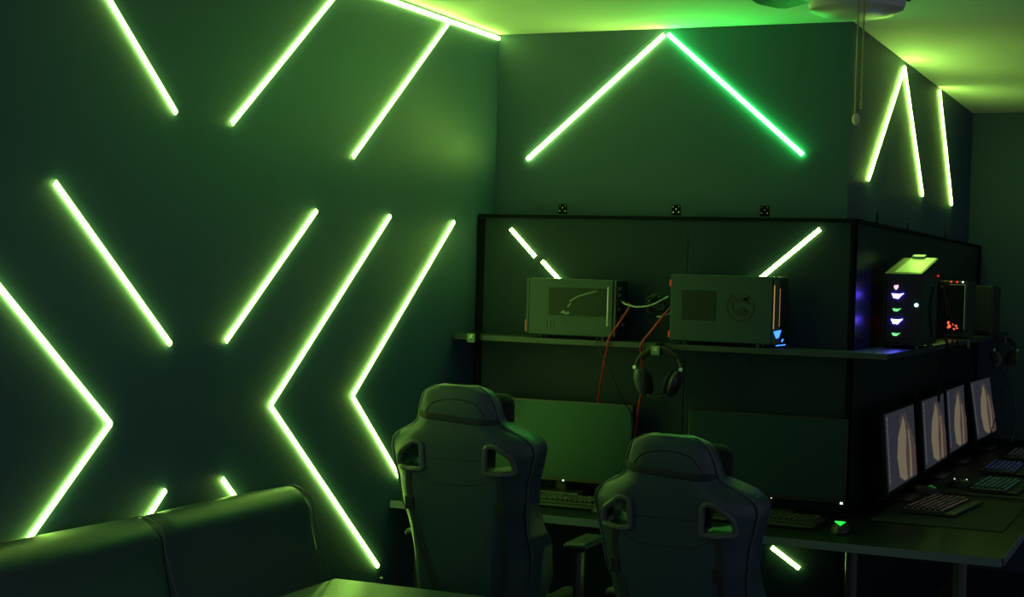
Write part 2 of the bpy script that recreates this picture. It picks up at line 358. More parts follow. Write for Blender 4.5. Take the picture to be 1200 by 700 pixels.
# ------------------------------------------------------------------ keyboards, mice, pads
def keyboard(label, loc, rz, glow, w=.44, group=None):
    t = thing('keyboard', label, 'keyboard', loc, rz, group)
    MB().box((0, 0, .010), (w, .15, .018), bev=.004).build('keyboard_body', 'plastic', t)
    MB().box((0, -.098, .007), (w, .045, .010), bev=.004).build('wrist_rest', 'plastic', t)
    k = MB(); u = .0192; nc = int((w-.02)/u)
    for r in range(6):
        x = 0
        while x < nc:
            L = 1
            if r == 0 and 4 <= x < 10: L = 6
            elif r in (1, 2) and x in (0, 12): L = 2
            L = min(L, nc-x)
            if not (r == 5 and x in (1, 6, 11)):
                k.box((-nc*u/2+(x+L/2)*u, -.055+r*.0215+(0.004 if r == 5 else 0), .0225), (L*u-.004, .0165, .008), bev=.0012, seg=1)
            x += L
    k.build('keycaps', 'keycap', t)
    if glow:
        g = MB()
        for r in range(6): g.box((0, -.055+r*.0215-.0102, .0193), (nc*u-.01, .0035, .0022))
        for r in range(6):
            for x in range(0, nc, 1):
                if random.random() < .8: g.box((-nc*u/2+(x+.5)*u, -.055+r*.0215+.002, .0266), (.006, .0075, .0006))
        g.build('key_lights', glow, t)
    return t
GK = 'keyboards on the desks'
keyboard('black keyboard between the two gaming chairs in front of the left monitor', (-2.22, -.56, DT+.0008), math.radians(2), None, w=.40)
keyboard('black keyboard on the desk right of the right gaming chair', (-1.40, -.52, DT+.0008), math.radians(-1), None, w=.37)
keyboard('keyboard with dull reddish keys in front of the largest lit monitor', (-.925, .16, DT+.0038), PI/2-.1, 'key_red', w=.44, group=GK)
keyboard('keyboard with teal glowing keys on the side desk', (-.80, .93, DT+.0038), PI/2-.05, 'key_teal', w=.42, group=GK)
keyboard('keyboard with blue glowing keys behind the teal one', (-.855, 1.66, DT+.0008), PI/2, 'key_blue', w=.42, group=GK)
keyboard('keyboard with faint violet keys farthest along the side desk', (-.83, 2.35, DT+.0008), PI/2, 'key_violet', w=.42, group=GK)
def pad(label, loc, sx, sy, rz=0):
    o = MB().box((0, 0, .0018), (sx, sy, .003), bev=.001).build('mouse_pad', 'pad', loc=loc, rot=(0, 0, rz)); return tag(o, label, 'mouse pad')
pad('dark cloth mouse pad under the reddish keyboard', (-.86, .10, DT+.0004), .46, .80)
pad('dark cloth mouse pad under the teal glowing keyboard', (-.84, .98, DT+.0004), .44, .70)
def mouse(label, loc, rz, m, shape='tri'):
    t = thing('mouse', label, 'mouse', loc, rz)
    b = MB(); b.sphere((0, 0, .004), 1, (.033, .062, .034))
    geom = b.bm.verts[:]+b.bm.edges[:]+b.bm.faces[:]
    bmesh.ops.bisect_plane(b.bm, geom=geom, plane_co=(0, 0, .001), plane_no=(0, 0, 1), clear_inner=True)
    e = [x for x in b.bm.edges if x.is_boundary]; bmesh.ops.contextual_create(b.bm, geom=e)
    b.build('mouse_body', 'plastic', t, smooth=True)
    MB().cyl((-.004, .038, .030), (.004, .038, .030), .009, seg=14).build('scroll_wheel', 'keycap', t)
    g = MB()
    if shape == 'tri': g.prism([(-.018, -.018), (.018, -.018), (.004, -.046)], .0395, .0365, axis=2); bmesh.ops.rotate(g.bm, cent=(0, -.02, .038), matrix=Matrix.Rotation(math.radians(18), 3, 'X'), verts=g.bm.verts); 
    if shape == 'tri': g.build('logo_light', m, t)
    else:
        for y, z in ((.03, .036), (-.02, .036)): q = MB(); q.sphere((0, y, z), .0028, u=8, v=6); q.build('glow_mark', m, t)
    return t
mouse('black mouse with green glowing triangle on the desk edge', (-1.125, -.63, DT+.0008), .1, 'led_mouse')
mouse('dark mouse right of the keyboard between the two chairs', (-1.985, -.66, DT+.0008), .15, 'keycap')
mouse('small mouse with faint green light beside the largest lit monitor', (-1.03, .52, DT+.0038), PI/2, 'led_mouse_dim')
mouse('mouse with two pale light dots between the side keyboards', (-.93, .84, DT+.0038), PI/2, 'led_white', 'dots')

# ------------------------------------------------------------------ computer cases on the front shelf
def arc(cx, cz, r, a0, a1, n=16): return [(cx+r*math.cos(math.radians(a0+(a1-a0)*i/n)), cz+r*math.sin(math.radians(a0+(a1-a0)*i/n))) for i in range(n+1)]
# left case, lies on its side: side panel towards the room, rear to the right
cx0, cx1, cy0, cy1 = -2.43, -2.083, -.335, -.19
t = thing('computer_case', 'left computer case on shelf, slim green lit body with mesh vent', 'computer case', ((cx0+cx1)/2, (cy0+cy1)/2, ST+.0005))
hw, hd = (cx1-cx0)/2, (cy1-cy0)/2
hb = .232
MB().box((0, 0, .012+hb/2-.006), (2*hw, 2*hd, hb-.012), bev=.003).build('side_panel', 'case', t)
MB().box((-hw-.008, 0, hb/2+.006), (.014, 2*hd-.01, hb-.02), bev=.003).build('front_bezel', 'case', t)
g = MB(); g.box((.028, -hd-.0012, .012+.132), (.235, .003, .108)); g.build('vent', 'mesh_dark', t)
g = MB()
for i in range(3): g.box((-.095+.014*i, -hd-.001, .052), (.005, .003, .032), rot=(0, -.12, 0))
g.prism([(-.04, .062), (.03, .085), (.15, .095), (.15, .092), (.03, .081), (-.04, .058)], -hd-.0025, -hd-.0003)
g.build('slots', 'case_dark', t)
g = MB(); g.prism([(-.004, .148), (.03, .168), (.075, .182), (.108, .190), (.108, .186), (.075, .176), (.03, .163), (0, .143)], -hd-.0035, -hd-.0028); g.prism([(-.012, .125), (-.004, .135), (.002, .14), (.006, .136), (0, .13), (-.008, .12)], -hd-.0035, -hd-.0028)
g.prism([(-.04, .10), (-.026, .112), (-.016, .10), (-.006, .108), (-.002, .098), (-.014, .094)], -hd-.0035, -hd-.0028); g.build('emblem_gloss', 'gloss_print', t)
g = MB(); g.box((hw-.02, -hd-.001, .13), (.004, .003, .15)); g.build('edge_rib', 'case_top', t)
MB().box((hw+.006, 0, hb/2+.006), (.012, 2*hd-.012, hb-.014), bev=.002).build('rear_plate', 'case_dark', t)
g = MB()
for z, y in ((.20, -.03), (.175, -.03), (.15, .02), (.12, -.03), (.09, .0), (.06, .02)): g.box((hw+.0125, y, z), (.002, .03, .013))
g.build('rear_ports', 'silver', t)
g = MB(); g.box((-hw-.014, -hd+.012, .045), (.006, .014, .045), bev=.001); g.build('red_trim', 'red', t)
g = MB()
for x in (-.13, .13):
    for y in (-.045, .045): g.cyl((x, y, 0), (x, y, .012), .011, seg=12)
g.build('feet', 'case_dark', t)
# right case
cx0, cx1 = -1.853, -1.462
t = thing('computer_case', 'right computer case on shelf, larger with square vent, amber edge and blue light', 'computer case', ((cx0+cx1)/2, (cy0+cy1)/2, ST+.0005))
hw = (cx1-cx0)/2; hb = .262
MB().box((0, 0, .012+hb/2-.006), (2*hw, 2*hd, hb-.012), bev=.004).build('side_panel', 'case', t)
g = MB(); g.box((-.085, -hd-.0012, .148), (.130, .003, .112)); g.build('vent', 'mesh_dark', t)
# round dragon-like claw emblem, printed dark
g = MB()
def band(r0, r1, a0, a1, cx=.075, cz=.148, n=14):
    o = arc(cx, cz, r1, a0, a1, n); i = arc(cx, cz, r0, a0, a1, n); g.prism(o+i[::-1], -hd-.0018, -hd-.0002)
band(.048, .055, 120, 300); band(.048, .055, -50, 20); band(.026, .036, 150, 330); band(.030, .040, 20, 95); band(.044, .050, 40, 105)
g.prism([(.04, .19), (.075, .175), (.11, .19), (.095, .165), (.06, .162)], -hd-.0018, -hd-.0002); g.prism([(.055, .135), (.085, .15), (.10, .13), (.08, .12)], -hd-.0018, -hd-.0002)
g.build('emblem', 'emblem', t)
MB().box((hw+.012, .0, hb/2+.006), (.024, 2*hd-.006, hb-.01), bev=.006).build('front_bezel', 'case_dark', t)
g = MB(); g.box((hw+.0235, -hd+.012, .15), (.0025, .004, .14)); g.box((hw+.006, -hd+.002, .15), (.003, .003, .16)); g.build('light_bar', 'led_amber', t)
g = MB(); g.prism([(hw+.008, .062), (hw+.034, .068), (hw+.026, .040), (hw+.018, .036)], -hd-.004, -hd+.008); g.build('logo_light', 'led_blue', t)
g = MB(); g.box((hw+.030, -hd+.02, .012), (.035, .006, .004), rot=(0, -.15, 0)); g.box((hw+.036, -hd+.02, .03), (.004, .006, .012), rot=(0, .5, 0)); g.build('foot_light', 'led_blue', t)
g = MB(); g.cyl((hw+.018, -hd+.012, hb-.004), (hw+.018, -hd+.005, hb-.002), .004, seg=12); g.build('power_button', 'white_dot', t)
g = MB()
for z in (.228, .036): g.box((-hw-.004, -hd+.012, z), (.007, .014, .024), bev=.001)
g.build('red_trim', 'red', t)
MB().box((-hw-.004, .01, hb/2+.006), (.007, 2*hd-.04, hb-.03), bev=.001).build('rear_plate', 'case_dark', t)
g = MB()
for x in (-.14, .14):
    for y in (-.045, .045): g.cyl((x, y, 0), (x, y, .012), .011, seg=12)
g.build('feet', 'case_dark', t)

# ------------------------------------------------------------------ towers on the side shelf
t = thing('computer_tower', 'computer tower with stacked violet and green lights and lime sloped top', 'computer case', (-1.09, .2, ST+.0005))
b = MB(); b.prism([(0, .012), (.42, .012), (.42, .352), (.40, .358), (0, .290)], -.07, .07, axis=0); b.build('tower_body', 'case_dark', t)
b = MB(); b.prism([(.02, .2945), (.40, .3590), (.40, .3605), (.02, .2960)], -.035, .064, axis=0); b.build('top_panel', 'case_top', t)
b = MB(); b.prism([(.37, .3560), (.415, .3635), (.415, .373), (.37, .3655)], -.03, .02, axis=0); b.build('top_handle', 'case_top', t)
b = MB(); b.box((.0705, .20, .16), (.002, .34, .24)); b.build('side_window', 'glass', t)
b = MB(); b.box((-.01, -.004, .15), (.10, .008, .26), bev=.003); b.build('front_bezel', 'case_dark', t)
zs = [(.232, 'led_pink', 0), (.203, 'led_violet', 1), (.149, 'led_mint', 2), (.104, 'led_violet', 3), (.054, 'led_mint', 4)]
for z, m_, i in zs:
    g = MB()
    if i == 0: g.prism([(-.030, z+.012), (-.014, z+.014), (-.014, z+.004), (-.022, z-.006), (-.030, z+.002)], -.012, -.008)
    else:
        w_ = .020 if m_ == 'led_violet' else .015; h_ = .010 if m_ == 'led_violet' else .006
        g.prism([(-.022-w_*.8, z+h_*.9), (-.022+w_*.6, z+h_*.7), (-.022+w_*1.5, z+h_*1.1), (-.022+w_*.8, z-h_*.2), (-.022+w_*.5, z-h_), (-.022-w_*.4, z-h_*.8)], -.012, -.008)
    g.build('accent_light', m_, t)
g = MB(); g.cyl((.056, -.003, .170), (.056, -.010, .170), .0075, seg=14); g.build('power_button', 'led_coolwhite', t)
g = MB(); g.box((.0725, .40, .288), (.002, .016, .006)); g.build('drive_light', 'led_red', t)
g = MB()
for x in (-.05, .05):
    for y in (.04, .38): g.cyl((x, y, 0), (x, y, .012), .012, seg=12)
g.build('feet', 'case_dark', t)

t = thing('computer_tower', 'dark computer tower with pale outlined edge, red dots and orange glow inside', 'computer case', (-1.115, 1.68, ST+.0005))
b = MB(); b.box((0, .16, .14), (.13, .30, .265), bev=.003); b.build('tower_body', 'case_dark', t)
b = MB(); b.box((-.004, .006, .145), (.11, .003, .22)); b.build('front_glass', 'glass', t)
b = MB(); b.box((.056, .003, .15), (.0025, .003, .21)); b.box((.020, .003, .256), (.074, .003, .0025)); b.build('lit_edges', 'white_dot', t)  # white paint stands in for light caught on the case edges
for x, m_ in ((-.010, 'led_red'), (.018, 'led_red'), (.044, 'led_white')):
    g = MB(); g.sphere((x, .008, .269), .0045, u=10, v=8); g.build('glow_mark', m_, t)
g = MB()
for i in range(14): g.box((-.025+random.random()*.05, .003, .045+random.random()*.034), (.010, .002, .007), rot=(0, random.random(), 0))
g.build('card_light', 'led_orange', t)
g = MB(); g.box((0, .16, .004), (.10, .26, .007)); g.build('feet', 'case_dark', t)
t = thing('computer_tower', 'plain black computer tower farthest along the side shelf', 'computer case', (-1.085, 2.42, ST+.0005))
b = MB(); b.box((0, .15, .132), (.135, .30, .25), bev=.006); b.build('tower_body', 'case_dark', t)
b = MB(); b.box((0, -.003, .132), (.11, .006, .22), bev=.002); b.build('front_bezel', 'plastic', t)
g = MB(); g.box((0, .15, .003), (.10, .26, .006)); g.build('feet', 'case_dark', t)

# ------------------------------------------------------------------ hangers and headsets
def logo_s(mb, y, s=1.):
    P = [[(-.8, -.15), (-.55, -.65), (.1, -.65), (.5, .5), (.8, .5), (.8, .7), (.25, .7), (-.2, -.4), (-.45, -.4), (-.6, -.1)],
         [(-.75, .35), (-.3, .7), (.1, .7), (-.1, .45), (-.35, .45), (-.55, .2)], [(.8, -.3), (.45, -.65), (.2, -.65), (.35, -.4), (.5, -.4), (.65, -.15)]]
    for p in P: mb.prism([(a*.0095*s, b*.0085*s) for a, b in p], y, y-.0006)
def hanger(label, loc, rz=0, logo=True, arm=.075):
    t = thing('headset_hanger', label, 'headset hanger', loc, rz, 'headset hangers under the shelf edge')
    # clamp on the board, its arm reaching out to a square tag
    b = MB(); b.box((0, .003, -.004), (.03, .004, .036)); b.box((0, .03, .0165), (.03, .056, .004)); b.box((0, -.02, -.014), (.018, .05, .008), bev=.002)
    b.build('clamp', 'frame', t)
    MB().box((0, -.046, -.006), (.034, .006, .036), bev=.003).build('tag_plate', 'tag', t)
    if logo: g = MB(); logo_s(g, -.0495, 1.2); g.build('logo', 'logo', t)
    return t
hy = FY-.006
hanger('headset hanger with pale logo at the left end of the shelf', (-2.637, hy, ST-.004))
hanger('headset hanger with pale logo holding the headset on front shelf', (-1.878, hy, ST-.018))
hanger('headset hanger without headset on the side shelf edge', (FX+.006, 1.30, ST-.004), PI/2, logo=False)
hanger('headset hanger holding the far headset on the side shelf', (FX+.006, 2.70, ST-.018), PI/2, logo=False)
def headset(label, loc, rz, sc=1.):
    t = thing('headset', label, 'headset', loc, rz); t.scale = (sc,)*3
    R = .078
    arcp = [(R*math.sin(math.radians(a)), 0, R*math.cos(math.radians(a))-R) for a in range(-108, 109, 9)]
    g = MB(); g.tube([(x, y, z) for x, y, z in arcp], .0058, seg=8); g.build('headband', 'plastic', t, smooth=True)
    g = MB(); g.tube([(x*.92, 0, (z+R)*.90-R) for x, _, z in arcp[6:-6]], .009, seg=8); g.build('band_cushion', 'pillow', t, smooth=True)
    for s in (-1, 1):
        g = MB(); g.cyl((s*.0765, -.006, -.066), (s*.0775, -.0115, -.066), .0060, seg=12); g.build('hinge_cap', 'white_dot', t)
        g = MB(); g.tube([(s*.076, 0, -.07), (s*.074, 0, -.10), (s*.060, 0, -.13), (s*.045, 0, -.145)], .0045); g.build('yoke', 'plastic', t, smooth=True)
        cx = s*.046; th = s*.30
        g = MB(); g.sphere((cx+s*.010, 0, -.112), 1, (.019, .043, .046), rot=(0, th, 0)); g.build('ear_cup', 'plastic' if s > 0 else 'ring', t, smooth=True)
        g = MB(); g.sphere((cx-s*.010, 0, -.110), 1, (.014, .037, .043), rot=(0, th, 0)); g.build('ear_cushion', 'pillow', t, smooth=True)
    g = MB(); g.tube([(.040, -.03, -.145), (.020, -.045, -.156), (-.005, -.05, -.156), (-.02, -.05, -.150)], .0032); g.build('microphone_boom', 'plastic', t, smooth=True)
    return t
headset('black headset with two white hinge dots hanging below the front shelf', (-1.870, hy-.030, ST-.013), 0.0, 1.17)
headset('black headset hanging from the far end of the side shelf', (FX+.05, 2.70, ST-.013), PI/2-.75, 1.0)

# ------------------------------------------------------------------ cables
def cable(label, pts, r, m, cat='cable', group=None, name='cable'):
    P = [Vector(p) for p in pts]; out = []
    Q = [P[0]*2-P[1]]+P+[P[-1]*2-P[-2]]
    for i in range(1, len(Q)-2):
        for k in range(8):
            u = k/8; a, b, c, d = Q[i-1], Q[i], Q[i+1], Q[i+2]
            out.append(.5*((2*b)+(-a+c)*u+(2*a-5*b+4*c-d)*u*u+(-a+3*b-3*c+d)*u**3))
    out.append(P[-1])
    g = MB(); g.tube(out, r, seg=8); o = g.build(name, m, smooth=True); return tag(o, label, cat, group)
yc = FY-.012
cable('red cable running from the left case down behind the left monitor', [(-2.05, -.25, 1.50), (-2.028, -.30, 1.485), (-2.048, -.36, 1.42), (-2.075, yc, 1.37), (-2.085, yc, 1.33), (-2.12, -.33, 1.22), (-2.165, -.24, 1.11), (-2.18, -.20, 1.0), (-2.17, -.20, .79)], .0042, 'red_cable')
cable('red cable running from the right case past the headset to the desk', [(-1.86, -.27, 1.50), (-1.885, -.31, 1.46), (-1.925, -.355, 1.39), (-1.942, yc, 1.36), (-1.950, yc, 1.33), (-1.965, -.30, 1.20), (-1.995, -.26, 1.08), (-2.01, -.24, .95), (-2.015, -.24, .76)], .0042, 'red_cable')
cable('pale grey cable sagging between the two computer cases', [(-2.068, -.28, 1.505), (-2.03, -.33, 1.495), (-1.98, -.34, 1.487), (-1.93, -.32, 1.497), (-1.88, -.28, 1.53)], .0032, 'grey_cable')
cable('short pale cable end entering the right computer case', [(-1.915, -.30, 1.452), (-1.89, -.31, 1.455), (-1.86, -.29, 1.470)], .0028, 'grey_cable')
cable('thin black cable hanging from the shelf left of the headset', [(-2.125, yc-.004, 1.372), (-2.118, yc-.012, 1.33), (-2.075, yc-.012, 1.26), (-2.03, -.345, 1.14), (-2.00, -.30, 1.05), (-1.98, -.25, .76)], .0024, 'black_cable')
loop = []
for i in range(26):
    a = i*1.15; loop.append((-1.925+.030*math.cos(a)+.012*math.sin(i*2.1), -.275+.025*math.sin(a*1.3), 1.50+.028*math.sin(a)+.010*math.cos(i*1.7)))
cable('tangled bundle of black cables behind the right computer case', loop, .0045, 'black_cable', 'cable bundle', name='cable_bundle')
cable('black cable bundle hanging beside the violet lit tower', [(-1.0, .60, 1.60), (-.985, .62, 1.50), (-.99, .66, 1.40), (-.985, .7, 1.34), (-1.04, .9, 1.26), (-1.06, 1.0, 1.10)], .006, 'black_cable')
cable('thin reddish cable dropping behind the second lit monitor', [(-1.0, .75, 1.55), (-.985, .80, 1.42), (-1.0, .84, 1.33), (-1.10, .9, 1.25), (-1.15, .92, 1.10)], .003, 'dull_red_cable')
cable('black cable looping right of the farthest lit monitor', [(-1.08, 2.98, 1.17), (-1.03, 3.02, 1.15), (-.965, 3.02, 1.00), (-.95, 3.0, .86), (-.965, 2.95, .76)], .005, 'plastic')
cable('black cable crossing in front of the farthest lit screen', [(-1.03, 3.0, 1.04), (-.99, 2.72, .98), (-1.0, 2.55, .93), (-1.0, 2.36, .86)], .003, 'black_cable')

# ------------------------------------------------------------------ ceiling fan
FXc, FYc = -.945, -1.5
t = thing('ceiling_fan', 'ceiling fan with opal drum lamp, cut off by the photo top', 'ceiling fan', (FXc, FYc, H))
g = MB(); g.cyl((0, 0, 0), (0, 0, -.03), .07, .06, seg=32); g.cyl((0, 0, -.03), (0, 0, -.10), .095, .11, seg=32); g.cyl((0, 0, -.10), (0, 0, -.15), .11, .09, seg=32); g.build('motor_housing', 'fan_metal', t, smooth=True)
g = MB(); g.cyl((0, 0, -.15), (0, 0, -.185), .137, .143, seg=40); g.build('lamp_ring', 'fan_metal', t, smooth=True)
for a in (0.4, 2.5, 4.6):
    g = MB(); g.sphere((.146*math.cos(a), .146*math.sin(a), -.182), .008, u=10, v=8); g.build('thumb_screw', 'fan_metal', t)
g = MB(); prof = [(.133, -.186), (.136, -.20), (.130, -.218), (.105, -.229), (.06, -.234), (.0001, -.235)]
rings = []
for r, z in prof: rings.append([g.bm.verts.new((r*math.cos(2*PI*k/48), r*math.sin(2*PI*k/48), z)) for k in range(48)])
for A, B in zip(rings[:-1], rings[1:]):
    for k in range(48): g.bm.faces.new((A[k], A[(k+1) % 48], B[(k+1) % 48], B[k]))
g.bm.faces.new(rings[0]); g.build('lamp_glass', 'drum', t, smooth=True)
for k in range(4):
    a = math.radians(143)+k*PI/2
    b = MB(); n = 14; up, dn = [], []
    for i in range(n+1):
        u = i/n; r = .12+.33*u; w = .035+.035*math.sin(u*PI*.62) if u < .9 else .06*math.sqrt(max(0.02, 1-((u-.9)/.1)**2))
        up.append((r, w)); dn.append((r, -w))
    poly = up+dn[::-1]
    b.prism(poly, -.140, -.133, axis=2); bmesh.ops.rotate(b.bm, cent=(0, 0, -.136), matrix=Matrix.Rotation(math.radians(10), 3, 'X'), verts=b.bm.verts)
    bmesh.ops.rotate(b.bm, cent=(0, 0, 0), matrix=Matrix.Rotation(a, 3, 'Z'), verts=b.bm.verts)
    b.build('blade', 'fan_blade', t)
for x, y, zb, ball in ((.052, -.148, 2.10, False), (.036, -.150, 2.062, True)):
    g = MB(); x0, z0_ = x, H-.17
    g.cyl((x0, y, z0_-H), (x0, y, zb-H), .0022, seg=8)
    for i in range(int((z0_-zb)/.006)): g.sphere((x0, y, z0_-H-i*.006), .0030, u=6, v=4)
    c = g.build('pull_chain', 'chain', t)
    if ball: g = MB(); g.sphere((x0+.003, y, zb-H-.012), 1, (.0105, .0105, .0165)); g.build('pull_knob', 'wood_ball', c, smooth=True)
    else: g = MB(); g.cyl((x0, y, zb-H), (x0, y, zb-H-.022), .004, .003, seg=10); g.build('pull_knob', 'chain', c, smooth=True)

# ------------------------------------------------------------------ gaming chair
def gaming_chair():
    t = thing('gaming_chair', 'x', 'gaming chair', (0, 0, 0), 0)
    # backrest: stack of closed sections from z=.46 to 1.27 (upright frame, then reclined)
    Z0, Z1 = .46, 1.272
    def interp(tab, z):
        for (a, va), (b, vb) in zip(tab[:-1], tab[1:]):
            if z <= b:
                u = (z-a)/(b-a) if b > a else 0; u = max(0, min(1, u)); u = u*u*(3-2*u)*.5+u*.5; return va+(vb-va)*u
        return tab[-1][1]
    W = [(.46, .175), (.60, .188), (.80, .196), (.95, .214), (1.02, .230), (1.06, .238), (1.085, .233), (1.11, .212), (1.128, .178), (1.142, .152), (1.152, .139), (1.17, .133), (1.20, .127), (1.235, .116), (1.255, .104), (1.266, .082), (1.272, .062)]
    BOL = [(.46, .20), (.58, .32), (.70, .30), (.80, .20), (.88, .135), (.95, .12), (1.07, .125), (1.12, .105), (1.16, .06), (1.2, .045), (1.272, .01)]
    TH = [(.46, .075), (.9, .085), (1.1, .08), (1.2, .070), (1.25, .060), (1.272, .035)]
    NX = 24
    def yback(x, w, z):
        u = abs(x)/w; bo = interp(BOL, z)
        k = max(0, (u-.60)/.40); edge = max(0, (u-.86)/.14)
        return -.5*interp(TH, z) + bo*.55*k**1.6 + .020*edge**2 - .006*math.cos(u*PI/2) + .004*(1 if u < .55 else 0)*0
    def yfront(x, w, z):
        u = abs(x)/w; bo = interp(BOL, z); k = max(0, (u-.45)/.55)
        edge = max(0, (u-.86)/.14)
        return .5*interp(TH, z) + bo*(k**.9) - .03*edge**2
    b = MB(); bm = b.bm; rows = []
    nz = 54
    for i in range(nz+1):
        z = Z0+(Z1-Z0)*(i/nz); z = Z0+(Z1-Z0)*(1-(1-i/nz)**1.15)
        w = interp(W, z); ring = []
        for j in range(NX+1):
            x = -w+2*w*j/NX; x = w*math.sin(PI/2*(-1+2*j/NX)); ring.append((x, yback(x, w, z), z))
        for j in range(NX+1):
            x = w*math.sin(PI/2*(1-2*j/NX)); ring.append((x, max(yfront(x, w, z), yback(x, w, z)+.004), z))
        rows.append([bm.verts.new(p) for p in ring])
    n = len(rows[0])
    for A, B in zip(rows[:-1], rows[1:]):
        for j in range(n): bm.faces.new((A[j], A[(j+1) % n], B[(j+1) % n], B[j]))
    bm.faces.new(rows[0][::-1]); bm.faces.new(rows[-1])
    back = b.build('backrest', 'leather', t, smooth=True)
    # harness openings, cut right through
    HL = [(-.190, 1.006), (-.180, 1.056), (-.132, 1.096), (-.104, 1.091), (-.099, 1.006)]
    rr = []
    for sgn in (1, -1):
        poly = [(x*sgn, z) for x, z in HL]
        rr.append(poly)
        c = MB(); c.prism(poly, -.3, .4, axis=1); co = c.build('cut', 'leather')
        md = back.modifiers.new('b', 'BOOLEAN'); md.object = co; md.operation = 'DIFFERENCE'; md.solver = 'EXACT'
        bpy.context.view_layer.update(); dg = bpy.context.evaluated_depsgraph_get()
        me = bpy.data.meshes.new_from_object(back.evaluated_get(dg)); back.modifiers.clear(); back.data = me
        bpy.data.objects.remove(co)
    for p in back.data.polygons: p.use_smooth = True
    try: back.data.set_sharp_from_angle(angle=math.radians(38))
    except Exception: pass
    def on_back(x, z, off=0.): 
        w = interp(W, z); return (x, yback(max(-w, min(w, x)), w, z)-off, z)
    def smoothpoly(poly, m=5, rad=.012):
        out = []; n = len(poly)
        for i in range(n):
            p0, p, p1 = Vector(poly[i-1]), Vector(poly[i]), Vector(poly[(i+1) % n])
            a = p+(p0-p).normalized()*rad; c_ = p+(p1-p).normalized()*rad
            for k in range(m+1):
                u = k/m; q = a*(1-u)**2+p*2*u*(1-u)+c_*u*u; out.append((q.x, q.y))
        return out
    for poly in rr:
        sp = smoothpoly([tuple(p) for p in poly]); res = []
        for i in range(len(sp)):
            res.append(sp[i]); q = sp[(i+1) % len(sp)]
            res.append(((sp[i][0]+q[0])/2, (sp[i][1]+q[1])/2))
        g = MB(); g.tube([on_back(x, z, .002) for x, z in res], .0088, seg=8, closed=True)
        # inner sleeve of the opening
        N = len(res); A = [g.bm.verts.new(on_back(x, z, 0)) for x, z in res]; B = [g.bm.verts.new((x, on_back(x, z)[1]+.07, z)) for x, z in res]
        for i in range(N): g.bm.faces.new((A[i], A[(i+1) % N], B[(i+1) % N], B[i]))
        g.build('harness_ring', 'ring', t, smooth=True)
    # piping round the head section and shoulders, and the seam under the head
    zs_ = [.62+i*(1.268-.62)/40 for i in range(41)]
    pts = [(-interp(W, z)*.985, yback(-interp(W, z)*.97, interp(W, z), z)-.0005, z) for z in zs_]
    ptsr = [(-p[0], p[1], p[2]) for p in reversed(pts)]
    g = MB(); g.tube(pts+[(0, yback(0, .05, 1.272)-.001, 1.272)]+ptsr, .0034, seg=6); g.build('piping', 'piping', t, smooth=True)
    g = MB(); g.tube([on_back(x, 1.045-.012*math.cos(x/.1*PI/2)*0, .0004) for x in [-.115+.23*i/20 for i in range(21)]], .0016, seg=6)
    g.tube([on_back(x, .965+.9*(max(0, abs(x)-.07))**1.2, .0004) for x in [-.16+.32*i/30 for i in range(31)]], .0016, seg=6)
    g.tube([on_back(x, 1.235-2.2*abs(x)**2.2*8*.3-.9*max(0, abs(x)-.075), .0004) for x in [-.105+.21*i/24 for i in range(25)]], .0018, seg=6)
    g.build('seam', 'leather_dark', t)
    # straps down the back
    def ribbon(p, w=.011, off=.003):
        q = []
        for (x0, z0), (x1, z1) in zip(p[:-1], p[1:]):
            for k in range(12): q.append((x0+(x1-x0)*k/12, z0+(z1-z0)*k/12))
        q.append(p[-1]); g = MB(); g.tube([on_back(x, z, off) for x, z in q], 0, seg=6, flat=(w, .0016, (0, -1, 0))); return g
    s1 = ribbon([(-.143, 1.008), (-.147, .96), (-.143, .90), (-.106, .76), (-.06, .62), (-.03, .50)]).build('harness_strap', 'webbing', t)
    s2 = ribbon([(.143, 1.008), (.148, .95), (.146, .86), (.145, .66), (.13, .50)]).build('harness_strap', 'webbing', t)
    for par, x in ((s1, -.146), (s2, .146)):
        p = on_back(x, .895, .007); MB().box(p, (.028, .009, .044), bev=.003).build('buckle', 'plastic', par)
        
    # pillow and its band
    g = MB(); g.box((.0, .085, 1.180), (.29, .085, .115), bev=.035, seg=4); g.build('neck_pillow', 'pillow', t, smooth=True)
    g = MB(); zz = 1.172; w = interp(W, zz)
    ring = [on_back(x, zz-.010*(x/w), .0020) for x in [-w+2*w*i/20 for i in range(21)]]
    g.tube(ring, 0, seg=6, flat=(.011, .0014, (0, -1, 0)))
    g.build('pillow_band', 'webbing', t)
    # rotate whole back by the recline about the hinge
    R = Matrix.Translation((0, -.21, .435)) @ Matrix.Rotation(math.radians(6), 4, 'X') @ Matrix.Diagonal((1.05, 1, 1, 1)) @ Matrix.Translation((0, 0, -.46))
    seen = set()
    for o in [c for c in t.children]+[g_ for c in t.children for g_ in c.children]:
        if o.data.name not in seen: o.data.transform(R); seen.add(o.data.name)
    # seat
    g = MB(); g.box((0, .05, .455), (.34, .50, .09), bev=.035, seg=4); g.build('seat', 'leather', t, smooth=True)
    for s in (-1, 1):
        g = MB(); g.box((s*.205, .05, .475), (.09, .48, .115), rot=(0, s*.25, 0), bev=.035, seg=4); g.build('seat_bolster', 'leather_dark', t, smooth=True)
        g = MB(); g.box((s*.235, -.185, .50), (.018, .10, .13), rot=(-.25, 0, 0), bev=.006); g.cyl((s*.222, -.21, .47), (s*.252, -.21, .47), .035, seg=20); g.build('recline_hinge', 'plastic', t, smooth=True)
        g = MB(); g.box((s*.245, .08, .40), (.13, .05, .014), bev=.004); g.box((s*.288, .10, .54), (.026, .055, .31), bev=.008); g.build('armrest_post', 'plastic', t, smooth=True)
        g = MB(); g.box((s*.286, .16, .705), (.078, .24, .026), bev=.012, seg=3); g.build('armrest_pad', 'leather_dark', t, smooth=True)
